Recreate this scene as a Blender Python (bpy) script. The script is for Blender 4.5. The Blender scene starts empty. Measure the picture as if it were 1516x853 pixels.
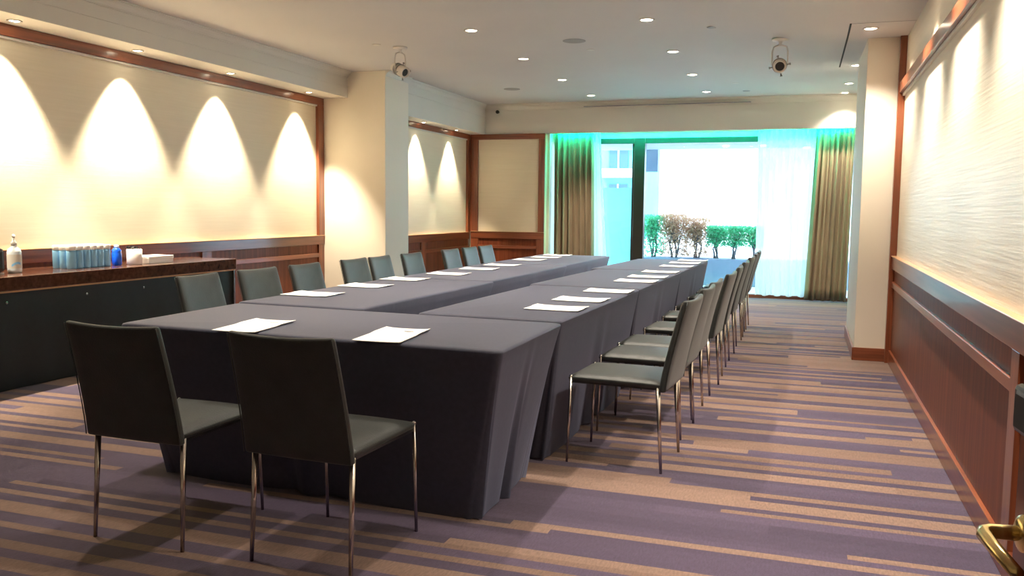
import bpy, bmesh, math, random
from mathutils import Vector, Matrix
random.seed(7)
sc = bpy.context.scene
col = sc.collection
PI = math.pi
CEIL = 2.98
CEILR = 2.80          # lower ceiling strip along the right wall
XL1, XL2, XR = -5.85, -5.28, 0.746
YP, YB, YW = 9.6, 13.2, 13.6

# ------------------------------------------------------------------ materials
def mat(name, color=(.5, .5, .5), rough=.5, metal=0, spec=.5, coat=0, sheen=0, emit=None, estr=0):
    m = bpy.data.materials.new(name); m.use_nodes = True
    b = m.node_tree.nodes['Principled BSDF']
    b.inputs['Base Color'].default_value = (*color, 1)
    b.inputs['Roughness'].default_value = rough
    b.inputs['Metallic'].default_value = metal
    b.inputs['Specular IOR Level'].default_value = spec
    b.inputs['Coat Weight'].default_value = coat
    b.inputs['Coat Roughness'].default_value = .15
    b.inputs['Sheen Weight'].default_value = sheen
    if emit:
        b.inputs['Emission Color'].default_value = (*emit, 1)
        b.inputs['Emission Strength'].default_value = estr
    return m

def nodes(m): return m.node_tree.nodes, m.node_tree.links, m.node_tree.nodes['Principled BSDF']

def noisy(m, c1, c2, scale=(10, 10, 10), nscale=1.0, detail=4, bump=0, bscale=None, lo=.3, hi=.7):
    """object-space noise between two colours, with an optional fine bump"""
    N, L, b = nodes(m)
    tc = N.new('ShaderNodeTexCoord'); mp = N.new('ShaderNodeMapping'); mp.inputs['Scale'].default_value = scale
    L.new(tc.outputs['Object'], mp.inputs['Vector'])
    n = N.new('ShaderNodeTexNoise'); n.inputs['Scale'].default_value = nscale; n.inputs['Detail'].default_value = detail
    L.new(mp.outputs[0], n.inputs['Vector'])
    r = N.new('ShaderNodeValToRGB'); r.color_ramp.elements[0].position = lo; r.color_ramp.elements[1].position = hi
    r.color_ramp.elements[0].color = (*c1, 1); r.color_ramp.elements[1].color = (*c2, 1)
    L.new(n.outputs['Fac'], r.inputs[0]); L.new(r.outputs[0], b.inputs['Base Color'])
    if bump:
        n2 = N.new('ShaderNodeTexNoise'); n2.inputs['Scale'].default_value = 1; n2.inputs['Detail'].default_value = 3
        mp2 = N.new('ShaderNodeMapping'); mp2.inputs['Scale'].default_value = bscale or scale
        L.new(tc.outputs['Object'], mp2.inputs['Vector']); L.new(mp2.outputs[0], n2.inputs['Vector'])
        bp = N.new('ShaderNodeBump'); bp.inputs['Strength'].default_value = bump; bp.inputs['Distance'].default_value = .01
        L.new(n2.outputs['Fac'], bp.inputs['Height']); L.new(bp.outputs[0], b.inputs['Normal'])
    return m

M = {}
M['paint'] = noisy(mat('cream_paint', rough=.6), (.80, .74, .62), (.83, .77, .66), (2, 2, 2), bump=.03, bscale=(90, 90, 90))
M['ceiling'] = noisy(mat('ceiling_paint', rough=.75), (.60, .59, .58), (.63, .62, .61), (1, 1, 1), bump=.02, bscale=(60, 60, 60))
M['bulk'] = noisy(mat('bulkhead_paint', rough=.6), (.68, .66, .60), (.71, .69, .63), (1, 1, 1), bump=.02, bscale=(60, 60, 60))
M['fabric_wall'] = noisy(mat('wall_fabric', rough=.55), (.76, .68, .52), (.80, .72, .56), (2.0, 2.0, 70), bump=.08, bscale=(3, 3, 160))
M['fabric_wall_r'] = noisy(mat('wall_fabric_light', rough=.42), (.80, .73, .60), (.84, .77, .64), (1.2, .7, 30), bump=.16, bscale=(2, 1.2, 55))
def wood(name, c1, c2, axis='z', rough=.28):
    s = {'z': (26, 26, 1.1), 'y': (26, 1.1, 26), 'x': (1.1, 26, 26)}[axis]
    return noisy(mat(name, rough=rough, coat=.35), c1, c2, s, detail=6, bump=.03, lo=.28, hi=.72)
W1, W2 = (.13, .032, .012), (.30, .085, .034)
for a in 'xyz': M['wood_' + a] = wood('cherry_wood_' + a, W1, W2, a)
M['wood_panel'] = wood('cherry_panel', (.11, .026, .010), (.23, .058, .022), 'z', .42)
M['wood_panel'].node_tree.nodes['Principled BSDF'].inputs['Coat Weight'].default_value = 0
M['wood_panel'].node_tree.nodes['Principled BSDF'].inputs['Specular IOR Level'].default_value = .25
M['wood_light'] = wood('pale_wood_bead', (.5, .26, .12), (.62, .36, .18), 'y', .3)
M["cloth"] = noisy(mat("black_tablecloth", rough=.6, spec=.25, sheen=.25), (.043, .046, .070), (.054, .057, .085), (40, 40, 40), bump=.06, bscale=(500, 500, 500))
N_, L_, b_ = nodes(M['cloth']); b_.inputs['Sheen Tint'].default_value = (.62, .68, 1, 1); b_.inputs['Sheen Roughness'].default_value = .45
M['chair'] = noisy(mat('grey_leatherette', rough=.5, spec=.5, sheen=.1), (.020, .024, .024), (.030, .035, .034), (14, 14, 14), bump=.14, bscale=(160, 160, 160))
M['steel'] = mat('brushed_steel', (.62, .58, .54), .22, 1)
M['chrome'] = mat('polished_chrome', (.85, .85, .85), .08, 1)
M['paper'] = mat('white_paper', (.93, .93, .92), .6)
M['ink'] = mat('grey_ink', (.3, .3, .33), .6)
M['white_plastic'] = mat('white_plastic', (.66, .64, .6), .4)
M['grille'] = noisy(mat('speaker_grille', rough=.6), (.28, .27, .26), (.34, .33, .32), (200, 200, 200))
M['dark'] = mat('dark_plastic', (.018, .018, .02), .35)
M['slot'] = mat('slot_black', (.012, .012, .012), .8)
M['lamp'] = mat('downlight_lens', (1, 1, 1), .5, emit=(1, .86, .62), estr=22)
M['green_led'] = mat('green_led_strip', (.2, 1, .6), .5, emit=(0, 1, .5), estr=6)
M['brass'] = mat('satin_brass', (.80, .62, .28), .24, 1)
M['frame'] = mat('bronze_window_frame', (.030, .024, .020), .4, .3)
M['drape'] = noisy(mat('beige_drape', rough=.75, sheen=.2), (.25, .18, .105), (.33, .24, .145), (8, 8, 2), bump=.05, bscale=(200, 200, 200))
M['counter_top'] = noisy(mat('brown_stone', rough=.14, coat=.4), (.05, .018, .010), (.12, .05, .03), (30, 30, 30), detail=8)
M['skirt'] = noisy(mat('black_green_skirt', rough=.55), (.003, .006, .006), (.006, .010, .010), (20, 20, 20))
M['blue_pet'] = mat('blue_bottle_wrap', (.26, .58, .92), .2)
M['deep_blue'] = mat('deep_blue_plastic', (.01, .12, .85), .12)
M['clear_wrap'] = mat('clear_bottle', (.75, .82, .88), .1)
M['concrete'] = noisy(mat('pale_paving', rough=.8), (.62, .65, .7), (.7, .73, .76), (1, 1, 1))
M['planter'] = noisy(mat('blue_grey_render', rough=.8), (.20, .26, .36), (.26, .32, .42), (3, 3, 3))
M['white_wall'] = noisy(mat('white_render', rough=.8), (.78, .8, .82), (.85, .86, .88), (2, 2, 2))
M['bark'] = noisy(mat('grey_bark', rough=.8), (.10, .10, .12), (.18, .17, .18), (20, 20, 5))
M['facade'] = noisy(mat('pale_facade', rough=.7), (.06, .36, .44), (.12, .50, .56), (.6, .6, .6))
M['facade_white'] = mat('white_balcony', (.85, .88, .9), .7)
M['blue_glass'] = mat('blue_window_glass', (.03, .09, .26), .3)

def thin_glass(name, tint, gloss=.08):
    m = bpy.data.materials.new(name); m.use_nodes = True
    N, L = m.node_tree.nodes, m.node_tree.links; N.clear()
    o = N.new('ShaderNodeOutputMaterial'); t = N.new('ShaderNodeBsdfTransparent'); g = N.new('ShaderNodeBsdfGlossy')
    t.inputs[0].default_value = (*tint, 1); g.inputs['Roughness'].default_value = .02
    x = N.new('ShaderNodeMixShader'); x.inputs[0].default_value = gloss
    L.new(t.outputs[0], x.inputs[1]); L.new(g.outputs[0], x.inputs[2]); L.new(x.outputs[0], o.inputs[0]); return m
M['glass'] = thin_glass('window_glass', (.93, .97, .97), .05)

def translucent(name, color, trans, transp, rough=.8):
    m = bpy.data.materials.new(name); m.use_nodes = True
    N, L = m.node_tree.nodes, m.node_tree.links; N.clear()
    o = N.new('ShaderNodeOutputMaterial'); d = N.new('ShaderNodeBsdfDiffuse'); t = N.new('ShaderNodeBsdfTranslucent'); p = N.new('ShaderNodeBsdfTransparent')
    for n in (d, t): n.inputs[0].default_value = (*color, 1)
    a = N.new('ShaderNodeMixShader'); a.inputs[0].default_value = trans
    b = N.new('ShaderNodeMixShader'); b.inputs[0].default_value = transp
    L.new(d.outputs[0], a.inputs[1]); L.new(t.outputs[0], a.inputs[2])
    L.new(a.outputs[0], b.inputs[1]); L.new(p.outputs[0], b.inputs[2]); L.new(b.outputs[0], o.inputs[0]); return m
M['sheer'] = translucent('sheer_voile', (.80, .96, .97), .22, .08)
M['frosted'] = translucent('frosted_glass', (.34, .88, .90), .5, .06)
M['leaf_green'] = translucent('green_leaf', (.13, .52, .28), .5, 0)
M['leaf_brown'] = translucent('russet_leaf', (.55, .36, .24), .5, 0)

# carpet: running strips across the room with broken lengths
def carpet():
    m = mat('striped_carpet', rough=.95, spec=.15, sheen=.25); N, L, b = nodes(m)
    def math_(op, a, bb=None, c=None):
        n = N.new('ShaderNodeMath'); n.operation = op
        for i, v in enumerate((a, bb, c)):
            if v is None: continue
            if isinstance(v, (int, float)): n.inputs[i].default_value = v
            else: L.new(v, n.inputs[i])
        return n.outputs[0]
    tc = N.new('ShaderNodeTexCoord'); sp = N.new('ShaderNodeSeparateXYZ'); L.new(tc.outputs['Object'], sp.inputs[0])
    X, Y = sp.outputs[0], sp.outputs[1]
    nz = N.new('ShaderNodeTexNoise'); nz.noise_dimensions = '1D'; nz.inputs['Scale'].default_value = 4.5; nz.inputs['Detail'].default_value = 1
    L.new(Y, nz.inputs['W'])
    y2 = math_('ADD', Y, math_('MULTIPLY', nz.outputs['Fac'], .16))
    row = math_('FLOOR', math_('DIVIDE', y2, .074))
    w1 = N.new('ShaderNodeTexWhiteNoise'); w1.noise_dimensions = '1D'; L.new(row, w1.inputs['W'])
    seg = math_('FLOOR', math_('DIVIDE', math_('ADD', X, math_('MULTIPLY', w1.outputs['Value'], 9.7)), math_('ADD', 1.3, math_('MULTIPLY', w1.outputs['Value'], 1.4))))
    cb = N.new('ShaderNodeCombineXYZ'); L.new(row, cb.inputs[0]); L.new(seg, cb.inputs[1])
    w2 = N.new('ShaderNodeTexWhiteNoise'); w2.noise_dimensions = '2D'; L.new(cb.outputs[0], w2.inputs['Vector'])
    par = math_('MODULO', math_('ABSOLUTE', row), 2)
    flip = math_('LESS_THAN', w2.outputs['Value'], .20)
    v = math_('ABSOLUTE', math_('SUBTRACT', par, flip))
    # slight tonal variation per piece
    cb2 = N.new('ShaderNodeCombineXYZ'); L.new(seg, cb2.inputs[0]); L.new(row, cb2.inputs[1])
    w3 = N.new('ShaderNodeTexWhiteNoise'); w3.noise_dimensions = '2D'; L.new(cb2.outputs[0], w3.inputs['Vector'])
    def mix(f, a, c):
        n = N.new('ShaderNodeMix'); n.data_type = 'RGBA'
        if isinstance(f, float): n.inputs[0].default_value = f
        else: L.new(f, n.inputs[0])
        for i, q in ((6, a), (7, c)):
            if isinstance(q, tuple): n.inputs[i].default_value = (*q, 1)
            else: L.new(q, n.inputs[i])
        return n.outputs[2]
    purple = mix(w3.outputs['Value'], (.045, .030, .062), (.072, .050, .094))
    tan = mix(w3.outputs['Value'], (.150, .088, .066), (.205, .128, .098))
    c = mix(v, purple, tan)
    fn = N.new('ShaderNodeTexNoise'); fn.inputs['Scale'].default_value = 60; fn.inputs['Detail'].default_value = 3
    mp = N.new('ShaderNodeMapping'); mp.inputs['Scale'].default_value = (2.2, .5, 1); L.new(tc.outputs['Object'], mp.inputs[0]); L.new(mp.outputs[0], fn.inputs['Vector'])
    hs = N.new('ShaderNodeHueSaturation'); L.new(c, hs.inputs['Color'])
    L.new(math_('ADD', .42, math_('MULTIPLY', fn.outputs['Fac'], .9)), hs.inputs['Value'])
    L.new(hs.outputs[0], b.inputs['Base Color'])
    bp = N.new('ShaderNodeBump'); bp.inputs['Strength'].default_value = .3; bp.inputs['Distance'].default_value = .005
    f2 = N.new('ShaderNodeTexNoise'); f2.inputs['Scale'].default_value = 250; L.new(tc.outputs['Object'], f2.inputs['Vector'])
    L.new(f2.outputs['Fac'], bp.inputs['Height']); L.new(bp.outputs[0], b.inputs['Normal'])
    return m
M['carpet'] = carpet()

# ------------------------------------------------------------------ helpers
def tag(o, label=None, cat=None, group=None, kind=None):
    if label: o['label'] = label
    if cat: o['category'] = cat
    if group: o['group'] = group
    if kind: o['kind'] = kind
    return o
def empty(name, loc=(0, 0, 0), rz=0):
    o = bpy.data.objects.new(name, None); o.empty_display_size = .1; col.objects.link(o)
    o.location = loc; o.rotation_euler = (0, 0, rz); return o
def obj(name, bm, m, parent=None, smooth=False, bevel=0, mats=None):
    bm.normal_update()
    me = bpy.data.meshes.new(name); bm.to_mesh(me); bm.free()
    for mm in (mats or [m]): me.materials.append(M[mm])
    o = bpy.data.objects.new(name, me); col.objects.link(o)
    if parent: o.parent = parent
    if smooth:
        for p in me.polygons: p.use_smooth = True
    if bevel:
        b = o.modifiers.new('bevel', 'BEVEL'); b.width = bevel; b.segments = 2; b.limit_method = 'ANGLE'
    return o
def box(bm, x0, x1, y0, y1, z0, z1, mi=0):
    v = [bm.verts.new(p) for p in ((x0, y0, z0), (x1, y0, z0), (x1, y1, z0), (x0, y1, z0), (x0, y0, z1), (x1, y0, z1), (x1, y1, z1), (x0, y1, z1))]
    for f in ((3, 2, 1, 0), (4, 5, 6, 7), (0, 1, 5, 4), (1, 2, 6, 5), (2, 3, 7, 6), (3, 0, 4, 7)):
        bm.faces.new([v[i] for i in f]).material_index = mi
    return v
def BX(*a, mi=0):
    bm = bmesh.new(); box(bm, *a, mi=mi); return bm
def struct(name, bm, m, **k): return tag(obj(name, bm, m, **k), kind='structure')
def tube(bm, pts, r, n=12, cap=True):
    """round bar along a list of points, radius a number or one per point"""
    pts = [Vector(p) for p in pts]; rr = r if isinstance(r, (list, tuple)) else [r] * len(pts)
    rings = []; up = None
    for i, p in enumerate(pts):
        d = ((pts[i + 1] if i < len(pts) - 1 else p) - (pts[i - 1] if i else p)).normalized()
        if up is None: up = Vector((0, 0, 1)) if abs(d.z) < .9 else Vector((1, 0, 0))
        a = d.cross(up).normalized(); b = d.cross(a).normalized(); up = -b if b.dot(up) < 0 else b
        a = d.cross(up).normalized()
        rings.append([bm.verts.new(p + (a * math.cos(t) + up * math.sin(t)) * rr[i]) for t in [2 * PI * k / n for k in range(n)]])
    for A, B in zip(rings, rings[1:]):
        for k in range(n): bm.faces.new((A[k], A[(k + 1) % n], B[(k + 1) % n], B[k]))
    if cap:
        bm.faces.new(rings[0][::-1]); bm.faces.new(rings[-1])
    bmesh.ops.recalc_face_normals(bm, faces=bm.faces[:])
def lathe(bm, prof, n=32, mtx=None, cap=True):
    mtx = mtx or Matrix()
    rings = [[bm.verts.new(mtx @ Vector((r * math.cos(2 * PI * k / n), r * math.sin(2 * PI * k / n), z))) for k in range(n)] for r, z in prof]
    for A, B in zip(rings, rings[1:]):
        for k in range(n): bm.faces.new((A[k], A[(k + 1) % n], B[(k + 1) % n], B[k]))
    if cap:
        bm.faces.new(rings[0][::-1]); bm.faces.new(rings[-1])
    bmesh.ops.recalc_face_normals(bm, faces=bm.faces[:])
def LA(prof, n=32, mtx=None, cap=True):
    bm = bmesh.new(); lathe(bm, prof, n, mtx, cap); return bm
def copy_tree(o, parent=None):
    c = o.copy(); col.objects.link(c)
    if parent: c.parent = parent
    for ch in list(o.children): copy_tree(ch, c)
    return c

# ------------------------------------------------------------------ room shell
YN = -.9
struct('floor', BX(XL1 - .2, XR + .2, YN, YW + .1, -.1, 0), 'carpet')
def cz(x, y):
    # the ceiling falls gently towards the right wall and levels out at the back
    u = min(1, max(0, (x + 1.3) / 1.6)); u = u * u * (3 - 2 * u); v = min(1, max(0, (YB - y) / 5.2))
    return CEIL - (CEIL - CEILR) * u * v
bm = bmesh.new(); gx = [XL1 - .2, -3, -1.3] + [-1.3 + .1 * k for k in range(1, 18)] + [XR + .2]; gy = [YN - .1, 4, 8] + [8 + .2 * k for k in range(1, 27)] + [YW + .3]
lo = [[bm.verts.new((x, y, cz(x, y))) for y in gy] for x in gx]; hi = [[bm.verts.new((x, y, CEIL + .15)) for y in gy] for x in gx]
for i in range(len(gx) - 1):
    for j in range(len(gy) - 1):
        bm.faces.new((lo[i][j], lo[i][j + 1], lo[i + 1][j + 1], lo[i + 1][j])); bm.faces.new((hi[i][j], hi[i + 1][j], hi[i + 1][j + 1], hi[i][j + 1]))
for i in range(len(gx) - 1):
    for j in (0, -1): bm.faces.new((lo[i][j], lo[i + 1][j], hi[i + 1][j], hi[i][j]))
for j in range(len(gy) - 1):
    for i in (0, -1): bm.faces.new((lo[i][j], lo[i][j + 1], hi[i][j + 1], hi[i][j]))
bmesh.ops.recalc_face_normals(bm, faces=bm.faces[:])
struct('ceiling', bm, 'ceiling', smooth=False)
struct('wall_left', BX(XL1 - .15, XL1, YN, YP, 0, CEIL), 'fabric_wall')
# pillar between the two left bays
struct('wall_left.001', BX(XL1 - .15, -4.95, YP, 10.25, 0, CEIL), 'paint', bevel=.004)
struct('wall_left.002', BX(XL2 - .15, XL2, 10.25, YB + .1, 0, CEIL), 'fabric_wall')
# bulkheads over the panels of both left bays
struct('ceiling.002', BX(XL1, -5.47, YN, YP, 2.665, CEIL), 'bulk', bevel=.003)
struct('ceiling.003', BX(XL2, -5.0, 10.25, YB, 2.51, CEIL), 'bulk', bevel=.003)
struct('wall_right', BX(XR, XR + .15, YN, 8.15, 0, CEIL), 'fabric_wall_r')
struct('wall_right.001', BX(.44, XR + .15, 8.15, 9.7, 0, CEIL), 'paint', bevel=.004)
struct('wall_right.002', BX(XR - .07, XR + .15, 9.7, YW + .1, 0, CEIL), 'paint')
# back wall: panel part at the left, bulkhead across, recess with the window behind
struct('wall_back', BX(XL2 - .15, -3.975, YB, YB + .15, 0, 2.51), 'fabric_wall')
struct('wall_back.001', BX(XL2 - .15, XR + .1, YB, YB + .10, 2.51, CEIL), 'bulk', bevel=.003)
struct('wall_back.002', BX(-4.1, -3.93, YB + .10, YW + .02, 0, CEIL), 'paint')
struct('wall_back.003', BX(-4.1, XR + .1, YW, YW + .12, 2.44, CEIL), 'bulk')
struct('wall_front', BX(XL1 - .2, XR + .2, YN - .12, YN, 0, CEIL), 'paint')

# crown mouldings: stepped profile swept along a straight run
def crown(name, p0, p1, out, z, s=.1):
    prof = [(0, -1.15), (.12, -1.15), (.12, -1.0), (.22, -.9), (.3, -.72), (.5, -.45), (.78, -.28), (.82, -.16), (1.0, -.14), (1.0, 0), (0, 0)]
    bm = bmesh.new(); o = Vector((*out, 0)); ends = []
    for p in (p0, p1):
        ends.append([bm.verts.new(Vector((*p, z)) + o * a * s + Vector((0, 0, b * s))) for a, b in prof])
    n = len(prof)
    for k in range(n): bm.faces.new((ends[0][k], ends[0][(k + 1) % n], ends[1][(k + 1) % n], ends[1][k]))
    bm.faces.new(ends[0]); bm.faces.new(ends[1][::-1]); bmesh.ops.recalc_face_normals(bm, faces=bm.faces[:])
    struct(name, bm, 'bulk')
crown('trim_1', (-5.47, YN), (-5.47, YP), (1, 0), CEIL, .065)
crown('trim_1.001', (-4.95, YP), (-4.95, 10.25), (1, 0), CEIL, .06)
crown('trim_1.002', (-5.0, 10.25), (-5.0, YB), (1, 0), CEIL, .06)
crown('trim_1.003', (-5.0, YB), (XR - .02, YB), (0, -1), CEIL, .09)
# thin bead on the bulkhead face
struct('trim_2', BX(-5.472, -5.462, YN, YP, 2.795, 2.805), 'bulk')
struct('trim_2.001', BX(-5.002, -4.992, 10.25, YB, 2.80, 2.81), 'bulk')
# air slot in the back crown
tag(obj('air_slot', BX(-3.34, -.84, YB - .095, YB - .05, 2.898, 2.908), 'ink'), 'long thin dark air slot in the crown moulding above the window wall', 'vent')

# --- wood panelling on a wall plane: frame(kind, ...) in (u = along wall, z) with outward offset
def strip(name, wall, u0, u1, z0, z1, d, m):
    """wall = ('x', X, sign) or ('y', Y, sign): a board standing d proud of the wall"""
    ax, p, s = wall; a, b = sorted((p, p + s * d))
    bm = BX(a, b, u0, u1, z0, z1) if ax == 'x' else BX(u0, u1, a, b, z0, z1)
    return struct(name, bm, m, bevel=.003)
tn = [10]
def wainscot(wall, u0, u1, stiles, grain, zt=.945):
    k = tn[0]; tn[0] += 1
    strip('trim_%d' % k, wall, u0, u1, .10, zt - .04, .012, 'wood_panel')
    strip('trim_%d.001' % k, wall, u0, u1, zt - .115, zt - .008, .035, 'wood_' + grain)
    strip('trim_%d.002' % k, wall, u0, u1, zt - .008, zt, .045, 'wood_light')
    strip('trim_%d.003' % k, wall, u0, u1, zt - .275, zt - .225, .03, 'wood_' + grain)
    for a, b in stiles: strip('trim_%d.004' % k, wall, a, b, .10, zt - .115, .031, 'wood_z')
    strip('baseboard_%s' % ('left' if wall[1] < -5 and wall[0] == 'x' else 'right' if wall[0] == 'x' else 'back'), wall, u0, u1, 0, .115, .03, 'wood_' + grain)
WL1, WL2, WRT, WBK = ('x', XL1, 1), ('x', XL2, 1), ('x', XR, -1), ('y', YB, -1)
wainscot(WL1, YN, YP - .001, [(9.47, 9.6), (7.25, 7.4)], 'y', .95)
wainscot(WL2, 10.25, YB - .05, [(11.3, 11.45)], 'y', .93)
wainscot(WBK, XL2 + .05, -3.975, [(-5.23, -5.1), (-4.1, -3.975)], 'x', .945)
wainscot(WRT, YN, 8.08, [(3.35, 3.47)], 'y', .94)
# left bay frames (top rail, post) with the small white bead below the rail
strip('trim_3', WL1, YN, YP - .001, 2.575, 2.664, .04, 'wood_y')
strip('trim_3.001', WL1, 9.47, YP - .001, .951, 2.575, .04, 'wood_z')
strip('trim_4', WL1, YN, 9.47, 2.555, 2.574, .025, 'bulk')
strip('trim_3.002', WL2, 10.25, YB - .05, 2.43, 2.509, .04, 'wood_y')
strip('trim_4.001', WL2, 10.25, YB - .05, 2.415, 2.43, .025, 'bulk')
strip('trim_3.003', WL2, YB - .13, YB - .04, .93, 2.43, .04, 'wood_z')
# back panel frame
strip('trim_3.004', WBK, XL2 + .04, -3.975, 2.425, 2.51, .04, 'wood_x')
strip('trim_3.005', WBK, XL2 + .04, -5.11, .945, 2.425, .04, 'wood_z')
strip('trim_3.006', WBK, -4.075, -3.975, .945, 2.425, .04, 'wood_z')
# right wall upper rail, post beside the pillar, post near the door
strip('trim_5', WRT, YN, 8.08, 2.325, 2.415, .045, 'wood_y')
strip('trim_5.001', WRT, YN, 8.08, 2.30, 2.324, .02, 'bulk')
strip('trim_5.002', WRT, 8.08, 8.149, 0, CEIL, .055, 'wood_z')
struct('baseboard_right.001', BX(.432, XR - .001, 8.135, 8.149, 0, .115), 'wood_x', bevel=.003)
struct('baseboard_right.002', BX(.425, .439, 8.135, 9.7, 0, .115), 'wood_y', bevel=.003)
struct('baseboard_left.001', BX(XL1, -4.94, YP - .014, YP, 0, .115), 'wood_x', bevel=.003)
struct('baseboard_left.002', BX(-4.949, -4.935, YP - .014, 10.26, 0, .115), 'wood_y', bevel=.003)

# ------------------------------------------------------------------ window
struct('window_1', BX(-3.93, XR - .07, YW - .02, YW + .10, 2.36, 2.445), 'frame', bevel=.004)
struct('window_1.001', BX(-2.62, -2.45, YW - .04, YW + .10, .04, 2.445), 'frame', bevel=.006)
struct('window_1.002', BX(-2.66, -2.63, YW + .02, YW + .06, .04, 2.36), 'frame', bevel=.003)
struct('window_1.003', BX(-3.93, XR - .07, YW - .03, YW + .10, 0, .05), 'frame', bevel=.004)
struct('window_1.004', BX(XR - .13, XR - .07, YW, YW + .1, .05, 2.36), 'frame', bevel=.004)
struct('window_2', BX(-3.93, -2.63, YW + .04, YW + .046, .05, 2.36), 'glass')
struct('window_3', BX(-2.45, XR - .13, YW + .04, YW + .046, .05, 2.36), 'glass')
struct('baseboard_back.005', BX(-3.93, XR - .07, YW - .05, YW - .03, 0, .05), 'wood_x')
# green light strip in the curtain pocket
led = obj('led_strip', BX(-3.9, .64, YB + .102, YB + .118, 2.60, 2.615), 'green_led')
tag(led, 'green glowing light strip hidden above the window curtains', 'light strip')
tag(obj('curtain_track', BX(-3.92, .66, YB + .17, YB + .20, 2.60, 2.625), 'white_plastic'), 'white curtain track running above the window', 'curtain track')

def curtain(name, x0t, x1t, x0b, x1b, y, z0, z1, folds, amp, m, seed=0, jitter=.4):
    rnd = random.Random(seed); n = folds * 14; bm = bmesh.new(); rows = []
    ph = [rnd.uniform(-jitter, jitter) for _ in range(folds + 2)]; am = [rnd.uniform(.6, 1.15) for _ in range(folds + 2)]
    R = 16
    for j in range(R + 1):
        v = j / R; z = z1 + (z0 - z1) * v; row = []
        for i in range(n + 1):
            u = i / n; k = u * folds; ki = int(k); f = k - ki
            p = ph[ki] * (1 - f) + ph[ki + 1] * f; a = am[ki] * (1 - f) + am[ki + 1] * f
            x = (x0t + (x1t - x0t) * u) * (1 - v) + (x0b + (x1b - x0b) * u) * v
            pinch = .55 + .45 * min(1, v * 5)
            yy = y + amp * a * pinch * math.sin(2 * PI * k + p * (1 + v)) + .3 * amp * math.sin(5.1 * k + 2 * v)
            x += amp * .35 * pinch * math.sin(4 * PI * k + p)
            row.append(bm.verts.new((x, yy, z + (.012 * math.sin(3 * k) if j == R else 0))))
        rows.append(row)
    for A, B in zip(rows, rows[1:]):
        for i in range(n): bm.faces.new((A[i], A[i + 1], B[i + 1], B[i]))
    o = obj(name, bm, m, smooth=True)
    if m == 'drape':
        s = o.modifiers.new('thick', 'SOLIDIFY'); s.thickness = .004
    return o
tag(curtain('drape', -3.88, -3.24, -3.86, -3.20, YB + .2, .01, 2.6, 7, .055, 'drape', 3), 'beige drape gathered beside the wood-framed corner panel', 'curtain', 'beige drapes')
tag(curtain('drape', .09, .60, .0, .58, YB + .2, .02, 2.6, 8, .05, 'drape', 5), 'beige drape gathered beside the cream pillar, next to the white sheer', 'curtain', 'beige drapes')
tag(curtain('sheer_curtain', -.74, .10, -.70, .06, YB + .31, .05, 2.6, 9, .03, 'sheer', 8, .7), 'wide translucent white sheer glowing green at its top', 'sheer curtain')
tag(curtain('sheer_curtain', -3.28, -3.16, -3.22, -2.98, YB + .31, .05, 2.6, 2, .03, 'sheer', 9), 'narrow translucent sheer hanging beside the drape near the corner panel', 'sheer curtain')

# ------------------------------------------------------------------ outside
tag(obj('terrace', BX(-30, 20, YW + .12, 60, -.1, -.02), 'concrete'), kind='structure')
tag(obj('planter_wall', BX(-2.95, 1.6, 15.75, 16.5, -.02, .45), 'planter', bevel=.01), 'blue-grey planter wall under the hedge outside the window', 'planter')
can = empty('entrance_canopy', (-1, 15.6, 2.5)); tag(can, 'grey flat canopy seen through the top of the large window', 'canopy')
obj('slab', BX(-3, 4, -1.8, .35, -.075, .1), 'planter', can, bevel=.01)
for x in (-.35, .25, .95): obj('lamp', LA([(.03, .045), (.05, .045), (.05, .07)], 16, Matrix.Translation((x, .1 if x > .5 else -.5, -.14))), 'lamp', can)
tag(obj('hanging_banner', BX(-2.89, -2.63, 15.90, 15.96, 2.02, 2.424), 'planter', bevel=.005), 'plain blue-grey panel hanging from the canopy outside', 'banner')
scr = empty('privacy_screen', (-3.3, 15.3, -.02)); tag(scr, 'pale frosted glass screen standing outside the narrow window pane', 'screen')
obj('panel', BX(-1.2, .47, -.01, .01, .05, 1.73), 'frosted', scr)
obj('base_rail', BX(-1.2, .47, -.03, .03, 0, .06), 'steel', scr)
bl = empty('apartment_building', (-9.4, 40, 0)); tag(bl, 'pale blue-green building with balconies beyond the frosted screen', 'building')
obj('wall', BX(-5, 1.9, 0, 6, -.05, 11), 'facade', bl)
for i, x in enumerate((-.9, .95)):
    for z in (1.6, 3.3, 5.0, 6.7):
        w = obj('window', BX(x - .45, x + .45, -.06, .02, z, z + .95), 'blue_glass', bl)
        obj('window_frame', BX(x - .03, x + .03, -.09, -.05, z, z + .95), 'facade_white', w)
for z in (1.25, 2.95, 4.65, 6.35): obj('balcony', BX(.2, 1.8, -.5, 0, z - .1, z + .3), 'facade_white', bl, bevel=.02)

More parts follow.
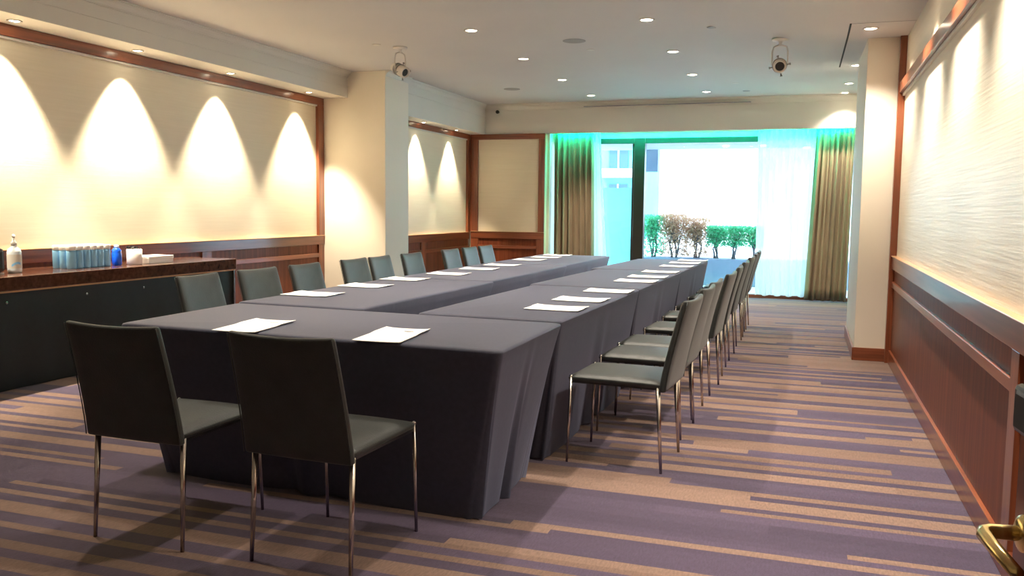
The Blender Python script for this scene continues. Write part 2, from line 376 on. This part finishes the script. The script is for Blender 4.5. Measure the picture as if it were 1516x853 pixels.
def bush(x, y, z0, h, w, leaf, label, seed, dens):
    rnd = random.Random(seed); t = empty('hedge_bush', (x, y, z0)); tag(t, label, 'shrub', 'shrubs in the planter')
    bm = bmesh.new(); tips = []
    for s in range(3):
        a = rnd.uniform(0, 6.28); base = Vector((rnd.uniform(-.05, .05), rnd.uniform(-.05, .05), 0))
        p1 = base + Vector((.05 * math.cos(a), .05 * math.sin(a), h * .3))
        tube(bm, [base, base * .5 + p1 * .5 + Vector((.01, 0, 0)), p1], [.022, .018, .015], 7)
        for q in range(6):
            a2 = rnd.uniform(0, 6.28); r = rnd.uniform(.3, .95) * w
            p2 = Vector((r * .6 * math.cos(a2), .6 * r * .6 * math.sin(a2), h * rnd.uniform(.45, .7)))
            p3 = Vector((r * math.cos(a2), r * .6 * math.sin(a2), h * rnd.uniform(.7, .95)))
            tube(bm, [p1, p2, p3], [.012, .008, .004], 5); tips += [p2, p3, (p2 + p3) / 2]
    obj('stem', bm, 'bark', t)
    bm = bmesh.new()
    for k in range(dens):
        if rnd.random() < .45: c = rnd.choice(tips) + Vector([rnd.gauss(0, .05) for _ in range(3)])
        else: c = Vector((rnd.uniform(-w, w), rnd.uniform(-.28, .28), h * (1 - (.95 if 'brown' in leaf or x < -2.6 else .62) * rnd.random() ** 1.3)))
        c.z = min(c.z, h * rnd.uniform(.94, 1.02)); c.x = max(-w, min(w, c.x)); s = rnd.uniform(.013, .024)
        a = Vector([rnd.gauss(0, 1) for _ in range(3)]).normalized(); b = a.cross(Vector([rnd.gauss(0, 1) for _ in range(3)])).normalized()
        q = [bm.verts.new(c + u) for u in (-a * s * 1.4, b * s * .6, a * s * 1.4, -b * s * .6)]
        bm.faces.new(q)
    obj('foliage', bm, leaf, t)
bush(-2.72, 16.1, .45, .78, .22, 'leaf_green', 'light green bush against the dark window mullion', 1, 2700)
bush(-2.32, 16.1, .45, .80, .26, 'leaf_brown', 'russet bush beside the light green bush', 2, 3000)
bush(-1.92, 16.1, .45, .74, .24, 'leaf_brown', 'russet bush beside the dark green clipped shrubs', 12, 2700)
bush(-1.55, 16.1, .45, .60, .17, 'leaf_green', 'small green clipped shrub next to the russet bush', 3, 1950)
bush(-1.22, 16.1, .45, .60, .17, 'leaf_green', 'green clipped shrub in the middle of the hedge', 4, 1950)
bush(-.88, 16.1, .45, .60, .17, 'leaf_green', 'green clipped shrub partly behind the edge of the white sheer', 5, 1950)

# ------------------------------------------------------------------ ceiling fittings
def downlight(x, y, z, label, group, r=.052, power=26, color=(1, .88, .72), angle=88, tilt=False):
    t = empty('downlight', (x, y, z)); tag(t, label, 'ceiling light', group)
    obj('trim_ring', LA([(r, .0), (r + .018, .0), (r + .02, -.004), (r + .012, -.008), (r, -.004)], 28, cap=False), 'white_plastic', t, smooth=True)
    obj('lens', LA([(r, -.002), (r * .6, -.006), (.004, -.0065)], 24), 'lamp', t, smooth=True)
    l = bpy.data.lights.new('downlight_beam', 'SPOT'); l.energy = power; l.color = color
    l.spot_size = math.radians(angle); l.spot_blend = .6 if tilt else .9; l.shadow_soft_size = .03
    o = bpy.data.objects.new('downlight_beam', l); col.objects.link(o); o.parent = t; o.location = (0, 0, -.03)
    if tilt: o.rotation_euler = (0, math.radians(3), 0)
    return t
ordn = ['first', 'second', 'third', 'fourth']
for x, side in ((-3.065, 'over the left table row'), (-1.405, 'over the right table row')):
    for k, y in enumerate((7.7, 9.28, 10.88, 12.45)):
        downlight(x, y, CEIL, 'lit round downlight %s, %s from the near end' % (side, ordn[k]), 'main ceiling downlights', power=185)
    for y in (6.12, 4.54, 2.96):
        downlight(x, y, CEIL, 'lit round downlight nearer the camera than the visible rows', 'main ceiling downlights', power=185 if y > 4 else 80)
for k, y in enumerate((7.69, 9.95, 11.75, 12.95)):
    downlight(.43, y, cz(.43, y), 'lit round downlight near the right pillar, %s from the camera' % ordn[k], 'downlights beside the right wall', .045, 110, angle=108)
for y in (6.3, 5.05, 3.8, 2.55, 1.3):
    downlight(.50, y, CEILR, 'lit round downlight above the right wall panelling', 'downlights beside the right wall', .045, 190, angle=92)
# wall washers in the left bulkheads
for k, y in enumerate((3.75, 5.0, 6.25, 7.55, 9.02)):
    t = downlight(-5.66, y, 2.665, 'small washer light under the near bulkhead, above the %s pool of light' % ('cropped', 'near', 'second', 'third', 'last')[k], 'wall washers of the near bay', .035, 350, (1, .86, .64), 74, tilt=True)
for k, y in enumerate((11.15, 12.35)):
    downlight(-5.15, y, 2.51, 'small washer light under the far bulkhead, %s' % ('next to the pillar', 'next to the corner panel')[k], 'wall washers of the far bay', .03, 190, (1, .86, .64), 70, tilt=True)

def ceil_disc(name, x, y, z, r, m, label, cat):
    return tag(obj(name, LA([(.003, -.006), (r * .9, -.006), (r, -.003), (r, 0)], 36, Matrix.Translation((x, y, cz(x, y) + .001))), m, smooth=False), label, cat)
ceil_disc('ceiling_speaker', -2.262, 8.45, CEIL, .115, 'grille', 'round grey flush speaker between the two downlight rows', 'speaker')
ceil_disc('ceiling_speaker', -3.977, 11.54, CEIL, .115, 'grille', 'round grey flush speaker near the back left corner', 'speaker')
for x, y, lb in ((-.875, 8.02, 'small sprinkler cap beside the hanging spotlight in mid ceiling'), (-.948, 11.67, 'pale sprinkler cap near the back of the ceiling'), (-2.214, 8.95, 'tiny white sprinkler cap next to the round flush speaker'), (-4.27, 8.09, 'small sprinkler cap beside the spotlight by the left pillar')):
    ceil_disc('sprinkler', x, y, CEIL, .045, 'white_plastic' if x != -.875 else 'grille', lb, 'sprinkler')
ceil_disc('smoke_sensor', -.864, 12.47, CEIL, .05, 'ink', 'small dark sensor disc near the back of the ceiling', 'sensor')
t = empty('security_camera', (-4.77, YB, 2.86)); tag(t, 'tiny black camera on the bulkhead near the back left corner', 'camera')
obj('bracket', BX(-.015, .015, -.05, 0, -.01, .01), 'dark', t)
obj('lens', LA([(.004, -.03), (.022, -.028), (.028, -.01), (.028, .012), (.01, .02)], 20, Matrix.Translation((0, -.06, 0)) @ Matrix.Rotation(PI / 2, 4, 'X')), 'dark', t, smooth=True)
# access panel lines by the right pillar
def slot_bm():
    bm = bmesh.new(); n = 12; rr = []
    for k in range(n + 1):
        y = 7.46 + 2.6 * k / n; z = cz(.268, y)
        rr.append([bm.verts.new(p) for p in ((.260, y, z - .003), (.275, y, z - .003), (.275, y, z + .03), (.260, y, z + .03))])
    for A, B in zip(rr, rr[1:]):
        for k in range(4): bm.faces.new((A[k], A[(k + 1) % 4], B[(k + 1) % 4], B[k]))
    bm.faces.new(rr[0]); bm.faces.new(rr[-1][::-1]); bmesh.ops.recalc_face_normals(bm, faces=bm.faces[:]); return bm
tag(obj('ceiling_slot', slot_bm(), 'slot'), 'long black slot in the ceiling beside the right pillar', 'slot')
tag(obj('ceiling_slot', BX(.276, XR, 7.46, 7.466, CEILR - .002, CEILR + .02), 'ink'), 'hairline joint crossing the ceiling to the right wall', 'joint')

def spotlight(x, y, aim, label):
    t = empty('hanging_spotlight', (x, y, cz(x, y))); tag(t, label, 'spotlight', 'hanging spotlights')
    obj('ceiling_mount', LA([(.075, 0), (.075, -.012), (.03, -.022), (.014, -.026), (.014, -.06)], 24), 'white_plastic', t, smooth=True)
    d = Vector(aim).normalized(); c = Vector((0, 0, -.235)); side = d.cross(Vector((0, 0, 1))).normalized()
    bm = bmesh.new(); w = .068
    tube(bm, [c + side * w, c + side * w + Vector((0, 0, .12)), c + side * w * .8 + Vector((0, 0, .165)), c + side * w * .3 + Vector((0, 0, .178)),
              c - side * w * .3 + Vector((0, 0, .178)), c - side * w * .8 + Vector((0, 0, .165)), c - side * w + Vector((0, 0, .12)), c - side * w], .007, 8)
    obj('yoke', bm, 'white_plastic', t, smooth=True)
    rot = d.to_track_quat('Z', 'Y').to_matrix().to_4x4(); mt = Matrix.Translation(c) @ rot
    h = obj('housing', LA([(.03, -.12), (.045, -.115), (.05, -.08), (.05, -.02), (.058, 0), (.058, .1), (.05, .105), (.044, .105), (.036, .07)], 28, mt), 'white_plastic', t, smooth=True)
    obj('lens', LA([(.003, .085), (.04, .085), (.04, .08)], 24, mt), 'dark', h)
    bm = bmesh.new(); lathe(bm, [(.064, -.05), (.064, -.03), (.05, -.03), (.05, -.05)], 24, mt, cap=False)
    lathe(bm, [(.064, -.0), (.066, .012), (.05, .012)], 24, mt, cap=False); obj('cooling_ring', bm, 'grille', h)
    for a in (0.2, 1.8, 3.3, 4.9):
        p = mt @ Vector((.066 * math.cos(a), .066 * math.sin(a), .05)); q = mt @ Vector((.092 * math.cos(a), .092 * math.sin(a), .06))
        bm = bmesh.new(); tube(bm, [p, (p + q) / 2, q], [.006, .006, .012], 8); obj('knob', bm, 'grille', h)
    return t
spotlight(-4.10, 8.29, (.88, -.44, -.40), 'white spotlight hanging by the left pillar, aimed down to the right')
spotlight(-.29, 8.27, (.06, -1, -.25), 'white spotlight hanging in mid ceiling, aimed at the camera')

# ------------------------------------------------------------------ tables
def tablecloth(q, label, zt=.75, inset=(.10, .10), seed=0):
    """q: near-left, near-right, far-right, far-left corners (x, y) of the top"""
    rnd = random.Random(seed); q = [Vector(p) for p in q]; cen = sum(q, Vector((0, 0))) / 4
    def outline(k_in, rad):
        pts = []; c = []
        for i in range(4):
            p = q[i].copy(); p.x += -k_in * (1 if p.x > cen.x else -1); p.y += -k_in * (1 if p.y > cen.y else -1); c.append(p)
        for i in range(4):
            p, a, b = c[i], c[i - 1], c[(i + 1) % 4]
            u = (a - p).normalized(); v = (b - p).normalized()
            for j in range(9):        # corner arc
                t = j / 8; p0 = p + u * rad; p2 = p + v * rad
                pts.append(((1 - t) ** 2 * p0 + 2 * t * (1 - t) * p + t * t * p2, 1 - abs(t - .5), i + t - .5))
            n = 40
            for j in range(1, n):
                t = j / n; s0 = p + v * rad; s1 = b + (p - b).normalized() * rad
                dcor = min(t, 1 - t); pts.append((s0.lerp(s1, t), max(0, .5 - dcor * 3.2), i + .5 + t))
        return pts
    levels = [(.035, zt), (.012, zt - .0015), (.003, zt - .005), (0, zt - .013)]
    levels += [(None, zt - .013 - (zt - .018) * t) for t in [k / 14 for k in range(1, 15)]]
    bm = bmesh.new(); rings = []
    fr = [rnd.uniform(0, 6.28) for _ in range(12)]
    for kin, z in levels:
        t = max(0, (zt - .013 - z) / (zt - .018)); k_in = kin if kin is not None else inset[0] * t ** .9
        ring = []
        for (p, cw, s) in outline(k_in, .03 + .05 * t):
            d = (p - cen); i = int(s + .5) % 4
            tang = Vector((0, 0)); out = d.normalized()
            # soft conical folds near each corner, faint ripples elsewhere
            wv = 0
            if t > 0:
                ph = (s + .5) % 1 - .5
                wv = (.035 * math.exp(-(ph / .04) ** 2) - .022 * math.exp(-((abs(ph) - .075) / .035) ** 2)) * t ** 1.3
                wv += .004 * t * math.sin(11 * s + fr[0])
            p = p + out * wv
            ring.append(bm.verts.new((p.x, p.y, z + (.004 * math.sin(9 * s + fr[2]) if t >= 1 else 0))))
        rings.append(ring)
    n = len(rings[0])
    for A, B in zip(rings, rings[1:]):
        for k in range(n): bm.faces.new((A[k], B[k], B[(k + 1) % n], A[(k + 1) % n]))
    c = bm.verts.new((cen.x, cen.y, zt + .0003))
    for k in range(n): bm.faces.new((rings[0][k], rings[0][(k + 1) % n], c))
    bmesh.ops.recalc_face_normals(bm, faces=bm.faces[:])
    o = obj('tablecloth', bm, 'cloth', smooth=True); tag(o, label, 'tablecloth', 'black cloths on the conference tables')
    return o
tablecloth([(-3.04, 3.19), (-1.105, 3.115), (-1.115, 4.03), (-3.075, 4.13)], 'black cloth over the near table closing the U, two chairs before it', seed=1, inset=(.14, 0))
RT = [(4.09, 6.02), (6.04, 7.96), (7.98, 9.93)]
for k, (a, b) in enumerate(RT):
    tablecloth([(-1.94, a + .03), (-1.14 + .03 * k, a), (-1.10 + .03 * k, b), (-1.90 + .03 * k, b)], 'black cloth over the %s of the three tables on the right side' % ('first', 'middle', 'last')[k], seed=4 + k, inset=(.10, 0))
LT = [(4.15, 6.17), (6.19, 8.30), (8.32, 10.28)]
for k, (a, b) in enumerate(LT):
    tablecloth([(-3.12, a + .03), (-2.29, a), (-2.25, b), (-3.12, b)], 'black cloth over the %s of the three tables on the left side' % ('first', 'middle', 'last')[k], seed=14 + k, inset=(.14, 0))

# ------------------------------------------------------------------ papers
def paper(x, y, w, h, rz, label, group, skew=0):
    t = empty('paper_sheet', (x, y, .752), rz); tag(t, label, 'paper', group)
    bm = bmesh.new(); G = 8; vs = []
    for i in range(G + 1):
        for j in range(G + 1):
            u, v = i / G - .5, j / G - .5
            z = .0015 + .005 * (2 * abs(u)) ** 4 * (1 if v > 0 else .4)
            vs.append(bm.verts.new((u * w + skew * v, v * h, z)))
    for i in range(G):
        for j in range(G):
            a = i * (G + 1) + j; bm.faces.new((vs[a], vs[a + G + 1], vs[a + G + 2], vs[a + 1]))
    r = bmesh.ops.extrude_face_region(bm, geom=bm.faces[:])
    for e in r['geom']:
        if isinstance(e, bmesh.types.BMVert): e.co.z += .002
    bmesh.ops.recalc_face_normals(bm, faces=bm.faces[:])
    obj('sheet', bm, 'paper', t)
    return t
def logo(t, x, y, w, h):
    bm = bmesh.new(); n = 20
    o = [bm.verts.new((x + w * math.cos(2 * PI * k / n), y + h * math.sin(2 * PI * k / n), .0042)) for k in range(n)]
    i = [bm.verts.new((x + .6 * w * math.cos(2 * PI * k / n), y + .5 * h * math.sin(2 * PI * k / n), .0042)) for k in range(n)]
    for k in range(n): bm.faces.new((o[k], o[(k + 1) % n], i[(k + 1) % n], i[k]))
    v = [bm.verts.new((x + a, y + b, .0042)) for a, b in ((-.4 * w, -.15 * h), (.4 * w, -.15 * h), (.4 * w, .15 * h), (-.4 * w, .15 * h))]; bm.faces.new(v)
    tag(obj('printed_logo', bm, 'ink', t), 'small grey printed oval')
t = paper(-2.385, 3.33, .215, .40, .05, 'white sheet on the near table behind the left front chair', 'paper sheets on the near table', -.03); logo(t, .03, .11, .022, .014)
t = paper(-1.675, 3.315, .215, .40, .06, 'white sheet on the near table behind the right front chair', 'paper sheets on the near table', -.02); logo(t, .03, .11, .024, .014)
names9 = ['nearest', 'second', 'third', 'fourth', 'fifth', 'sixth', 'seventh', 'eighth', 'farthest']
for k, (x, y) in enumerate([(-1.305, 4.60), (-1.295, 5.11), (-1.26, 5.74), (-1.245, 6.66), (-1.24, 7.15), (-1.235, 7.77), (-1.215, 8.65), (-1.213, 9.25), (-1.195, 9.78)]):
    t = paper(x, y, .31, .235, random.uniform(-.05, .02), 'white sheet on the right tables, %s from the camera' % names9[k], 'paper sheets on the right tables')
    if k < 2: logo(t, -.09, .03, .018, .013)
for k, (x, y) in enumerate([(-2.94, 4.71), (-2.93, 5.38), (-2.935, 6.02), (-2.85, 6.68), (-2.84, 7.37), (-2.83, 7.98), (-2.87, 8.98), (-2.85, 9.55), (-2.86, 10.08)]):
    paper(x, y, .32, .25, random.uniform(-.05, .08), 'white sheet on the left tables, %s from the camera' % names9[k], 'paper sheets on the left tables')

# ------------------------------------------------------------------ chairs
def make_chair():
    t = empty('dining_chair')
    # seat: padded slab, gently domed, tapering slightly to the front
    bm = bmesh.new(); G = 12; top = []; bot = []
    for i in range(G + 1):
        for j in range(G + 1):
            u, v = i / G * 2 - 1, j / G * 2 - 1
            hw = .218 - .004 * v; x = u * hw; y = .015 + v * .245
            e = max(abs(u), abs(v)); z = .462 + .012 * (1 - u * u) * (1 - v * v) - (.012 * max(0, e - .88) / .12) + .006 * (v > .5) * (v - .5) * 0
            top.append(bm.verts.new((x, y, z))); bot.append(bm.verts.new((x * .985, y - .002 * v, .430)))
    I = lambda i, j: i * (G + 1) + j
    for i in range(G):
        for j in range(G):
            bm.faces.new((top[I(i, j)], top[I(i + 1, j)], top[I(i + 1, j + 1)], top[I(i, j + 1)]))
            bm.faces.new((bot[I(i, j)], bot[I(i, j + 1)], bot[I(i + 1, j + 1)], bot[I(i + 1, j)]))
    ed = [I(i, 0) for i in range(G)] + [I(G, j) for j in range(G)] + [I(i, G) for i in range(G, 0, -1)] + [I(0, j) for j in range(G, 0, -1)]
    for a, b in zip(ed, ed[1:] + ed[:1]): bm.faces.new((bot[a], bot[b], top[b], top[a]))
    bmesh.ops.recalc_face_normals(bm, faces=bm.faces[:])
    obj('seat', bm, 'chair', t, smooth=True).modifiers.new('b', 'BEVEL').width = .004
    # backrest: tall panel, leaning, curved in plan and bowed in profile
    bm = bmesh.new(); A, B = 14, 16; fr = []; bk = []
    for i in range(A + 1):
        for j in range(B + 1):
            u = i / A * 2 - 1; v = j / B
            z = .410 + .452 * v; hw = .226 - .012 * v
            y = -.228 - .100 * v ** 1.25 - .012 * (1 - u * u) * (.3 + v); th = .044 - .006 * v
            e = max(abs(u), abs(2 * v - 1)); r = max(0, (e - .93) / .07) * .006
            zz = z + (.008 * u * u * v)
            fr.append(bm.verts.new((u * hw, y + th / 2 - r, zz))); bk.append(bm.verts.new((u * hw, y - th / 2 + r, zz)))
    I2 = lambda i, j: i * (B + 1) + j
    for i in range(A):
        for j in range(B):
            bm.faces.new((fr[I2(i, j)], fr[I2(i, j + 1)], fr[I2(i + 1, j + 1)], fr[I2(i + 1, j)]))
            bm.faces.new((bk[I2(i, j)], bk[I2(i + 1, j)], bk[I2(i + 1, j + 1)], bk[I2(i, j + 1)]))
    ed = [I2(i, 0) for i in range(A)] + [I2(A, j) for j in range(B)] + [I2(i, B) for i in range(A, 0, -1)] + [I2(0, j) for j in range(B, 0, -1)]
    for a, b in zip(ed, ed[1:] + ed[:1]): bm.faces.new((fr[a], fr[b], bk[b], bk[a]))
    bmesh.ops.recalc_face_normals(bm, faces=bm.faces[:])
    o = obj('backrest', bm, 'chair', t, smooth=True); o.modifiers.new('b', 'BEVEL').width = .011; o.modifiers['b'].segments = 3
    # seam lines piped along both sides of the back
    for s in (-1, 1):
        bm = bmesh.new(); tube(bm, [(s * (.2255 - .012 * v), -.228 - .100 * v ** 1.25 - .5 * (.036 - .010 * v), .415 + .447 * v) for v in [k / 12 for k in range(13)]], .0022, 6)
        obj('piping', bm, 'chair', o, smooth=True)
    for sx in (-1, 1):
        bm = bmesh.new(); tube(bm, [(sx * .206, -.205, .435), (sx * .212, -.232, .0)], [.0125, .0075], 12); obj('leg', bm, 'steel', t, smooth=True)
        bm = bmesh.new(); tube(bm, [(sx * .207, .247, .446), (sx * .210, .262, .0)], [.0085, .0065], 12); l = obj('leg', bm, 'steel', t, smooth=True)
        obj('leg_cap', LA([(.009, .446), (.010, .452), (.006, .458), (.001, .459)], 12, Matrix.Translation((sx * .207, .249, 0))), 'chrome', l, smooth=True)
    bm = bmesh.new()
    for s in (-1, 1): box(bm, s * .200 - .008, s * .200 + .008, -.2, .245, .418, .4305)
    box(bm, -.2, .2, .228, .243, .418, .4305); box(bm, -.2, .2, -.2, -.185, .418, .4305); obj('seat_frame', bm, 'dark', t)
    return t
proto = make_chair(); used = [False]
def chair(x, y, rz, label, group):
    if not used[0]: c = proto; used[0] = True
    else: c = copy_tree(proto)
    c.location = (x, y, 0); c.rotation_euler = (0, 0, rz); tag(c, label, 'chair', group); return c
chair(-2.385, 2.80, -.02, 'grey padded chair at the left of the near table, back to the camera', 'chairs at the near table')
chair(-1.665, 2.81, -.045, 'grey padded chair at the right of the near table, back to the camera', 'chairs at the near table')
for k, y in enumerate((4.41, 5.08, 5.58, 6.35, 7.12, 7.88, 8.75, 9.4, 10.0)):
    chair(-.855 + (.03 if k > 2 else 0), y, PI / 2 + (-.065, -.05, -.04, -.05, .02, -.02, -.04, .03, 0)[k], 'grey padded chair along the right tables, %s from the camera' % names9[k], 'chairs along the right tables')
for k, y in enumerate((4.53, 5.13, 5.75, 6.50, 6.98, 7.63, 8.60, 9.17, 9.68)):
    chair(-3.33, y, -PI / 2 + (.08, -.02, .03, .0, .05, 0, .0, .02, 0)[k], 'grey padded chair along the left tables, %s from the camera' % names9[k], 'chairs along the left tables')

# ------------------------------------------------------------------ service counter
ct = empty('service_counter', (-5.51, 5.0, 0)); tag(ct, 'long service counter with brown stone top and black skirt by the left wall', 'counter')
obj('countertop', BX(-.29, .32, -4.2, 1.96, .70, .80), 'counter_top', ct, bevel=.006)
obj('edge_bead', BX(-.28, .312, -4.19, 1.95, .688, .70), 'wood_light', ct)
obj('cabinet', BX(-.28, .27, -4.15, 1.90, 0.02, .688), 'dark', ct)
bm = bmesh.new(); n = 220; rows = []
for j in range(7):
    z = .686 - .68 * j / 6
    rows.append([bm.verts.new((.29 + .004 * math.sin(i * .55) * j / 6 + .003 * math.sin(i * .17), -4.17 + 6.1 * i / n, z)) for i in range(n + 1)])
for A, B in zip(rows, rows[1:]):
    for i in range(n): bm.faces.new((A[i], A[i + 1], B[i + 1], B[i]))
sk = obj('skirt', bm, 'skirt', ct, smooth=True)
obj('end_post', BX(.285, .312, 1.925, 1.945, 0, .69), 'steel', ct)
for y in (-.55, .15, .75, 1.3): obj('snap_button', LA([(.009, 0), (.009, .004), (.004, .006)], 12, Matrix.Translation((.296, y, .62)) @ Matrix.Rotation(PI / 2, 4, 'Y')), 'chrome', sk)

# items on the counter
b = empty('sanitizer_bottle', (-5.46, 4.74, .80)); tag(b, 'clear pump bottle with white top and pale blue label on the counter', 'bottle')
obj('body', LA([(.036, 0), (.046, .004), (.048, .02), (.048, .15), (.042, .172), (.02, .19), (.018, .20)], 28), 'clear_wrap', b, smooth=True)
obj('label', LA([(.0485, .035), (.0487, .04), (.0487, .13), (.0485, .135)], 28, cap=False), 'white_plastic', b, smooth=True)
bm = bmesh.new()
vs = [bm.verts.new((.0492 * math.cos(a), .0492 * math.sin(a), z)) for a in [(-1.1 + .14 * k) for k in range(10)] for z in (.045 + .02 * math.sin((a + 1.1) * 1.9), .062 + .02 * math.sin((a + 1.1) * 1.9))]
for k in range(9): bm.faces.new((vs[2 * k], vs[2 * k + 2], vs[2 * k + 3], vs[2 * k + 1]))
tag(obj('label_swoosh', bm, 'blue_pet', b), 'blue curved stripe on label')
bm = bmesh.new(); lathe(bm, [(.02, .198), (.02, .225), (.01, .23), (.008, .262)], 20); tube(bm, [(0, 0, .262), (.0, 0, .272), (.03, -.02, .270), (.038, -.026, .262)], [.011, .011, .008, .006], 10)
obj('pump', bm, 'white_plastic', b, smooth=True)

pk = empty('water_bottle_pack', (-5.50, 5.40, .80), 0); tag(pk, 'pack of light blue bottles with white caps on the counter', 'bottle pack')
bm0 = [(.034, 0), (.036, .01), (.036, .13), (.034, .145)]
first = None
for i in range(3):
    for j in range(6):
        p = (-.07 + .07 * i, -.175 + .07 * j, 0)
        if first is None:
            first = obj('bottle', LA(bm0, 20), 'blue_pet', pk, smooth=True); cap = obj('cap', LA([(.034, .145), (.0365, .15), (.0365, .176), (.034, .181)], 20), 'paper', first, smooth=True)
            first.location = p
        else:
            c = first.copy(); col.objects.link(c); c.parent = pk; c.location = p
            d = cap.copy(); col.objects.link(d); d.parent = c
for x, y in ((-5.43, 5.70), (-5.50, 5.76), (-5.58, 5.72)):
    c = empty('blue_bottle', (x, y, .80)); tag(c, 'bright blue drink bottle standing between the bottle pack and the white canister', 'bottle', 'bright blue bottles')
    obj('body', LA([(.028, 0), (.034, .006), (.034, .10), (.030, .112), (.034, .124), (.018, .142), (.014, .148)], 20), 'deep_blue', c, smooth=True)
    obj('cap', LA([(.016, .146), (.016, .165), (.012, .168)], 16), 'clear_wrap', c, smooth=True)
c = empty('white_canister', (-5.41, 5.87, .80)); tag(c, 'white canister filled with dark stirrers on the counter', 'canister')
obj('body', LA([(.055, 0), (.062, .005), (.062, .128), (.056, .13)], 28), 'paper', c, smooth=True)
bm = bmesh.new()
for k in range(26):
    a = random.uniform(0, 6.28); r = random.uniform(.0, .05); tube(bm, [(r * .8 * math.cos(a), r * .8 * math.sin(a), .11), (r * 1.2 * math.cos(a), r * 1.2 * math.sin(a), random.uniform(.14, .158))], .005, 6)
obj('stirrers', bm, 'dark', c)
c = empty('white_box', (-5.46, 6.13, .80), .05); tag(c, 'flat white box lying beside the canister on the counter', 'box')
obj('box_base', BX(-.10, .10, -.16, .16, 0, .05), 'paper', c, bevel=.003); obj('lid', BX(-.104, .104, -.164, .164, .035, .062), 'paper', c, bevel=.004)
c = empty('coffee_urn', (-5.50, 4.50, .80)); tag(c, 'dark rounded machine cut off by the frame edge on the counter', 'machine')
obj('body', BX(-.1, .1, -.12, .12, .01, .19), 'dark', c, bevel=.03); obj('base', BX(-.09, .09, -.11, .11, 0, .012), 'grille', c)

# ------------------------------------------------------------------ open door at the right edge
f = Vector((.297, 1.36, 0)); h = Vector((.387, .465, 0)); dl = (h - f).length; dang = math.atan2(h.y - f.y, h.x - f.x)
dr = tag(empty('door_1', f, dang), kind='structure')     # local x runs from free edge to hinge, local y points away from the room side
# face seen by the camera is local -y side? built symmetric
obj('door_leaf', BX(0, dl, .0, .045, .01, 2.1), 'wood_z', dr, bevel=.003)
obj('edge_plate', BX(-.0015, .003, .008, .037, .78, .98), 'brass', dr)
S = -1   # side of the lever
lk = obj('door_lock', BX(.012, .09, -.016, 0, 1.0, 1.068), 'dark', dr, bevel=.014)
obj('lock_cap', BX(.03, .085, -.0175, -.014, 1.055, 1.061), 'chrome', lk)
ro = obj('rose', LA([(.026, 0), (.027, .004), (.024, .010), (.016, .014)], 28, Matrix.Translation((.055, 0, .866)) @ Matrix.Rotation(PI / 2, 4, 'X')), 'brass', dr, smooth=True)
bm = bmesh.new(); tube(bm, [(.055, 0, .866), (.055, -.034, .866), (.056, -.048, .866), (.061, -.056, .866), (.072, -.059, .866), (.11, -.058, .864), (.19, -.054, .861)], [.0105, .0105, .0105, .010, .010, .0095, .0085], 14)
obj('door_handle', bm, 'brass', dr, smooth=True)
struct('wall_front.001', BX(.40, XR, .34, .46, 0, CEIL), 'paint')

# ------------------------------------------------------------------ light
w = bpy.data.worlds.new('World'); sc.world = w; w.use_nodes = True
bg = w.node_tree.nodes['Background']; bg.inputs[0].default_value = (.62, .80, 1, 1); bg.inputs[1].default_value = 6
sun = bpy.data.lights.new('sun', 'SUN'); sun.energy = 6; sun.angle = math.radians(1); sun.color = (1, .96, .9)
so = bpy.data.objects.new('sun', sun); col.objects.link(so)
so.rotation_euler = Vector((.35, .55, -.75)).to_track_quat('-Z', 'Y').to_euler()
# light of the green strip, thrown down onto the curtain tops
l = bpy.data.lights.new('led_glow', 'AREA'); l.shape = 'RECTANGLE'; l.size = 4.4; l.size_y = .03; l.energy = 120; l.color = (0, 1, .62)
o = bpy.data.objects.new('led_glow', l); col.objects.link(o); o.location = (-1.63, YB + .125, 2.63); o.rotation_euler = Vector((0, .75, -.65)).to_track_quat('-Z', 'Y').to_euler()

# ------------------------------------------------------------------ camera
cam = bpy.data.cameras.new('camera'); cam.lens = 36 * 1270.085 / 1516; cam.sensor_width = 36; cam.sensor_fit = 'HORIZONTAL'; cam.clip_start = .05
co = bpy.data.objects.new('camera', cam); col.objects.link(co)
yaw, pitch, roll = 3.29244996e-01, 9.10748598e-02, -1.11996902e-02
fwd = Vector((-math.sin(yaw) * math.cos(pitch), math.cos(yaw) * math.cos(pitch), -math.sin(pitch)))
right = Vector((math.cos(yaw), math.sin(yaw), 0)); down = fwd.cross(right)
r = math.cos(roll) * right + math.sin(roll) * down; d = -math.sin(roll) * right + math.cos(roll) * down
R = Matrix((r, -d, -fwd)).transposed().to_4x4(); co.matrix_world = Matrix.Translation((0, 0, 1.3)) @ R
sc.camera = co
sc.view_settings.view_transform = 'Standard'; sc.view_settings.look = 'None'
sc.view_settings.exposure = .68; sc.view_settings.gamma = 1; sc.view_settings.use_curve_mapping = False
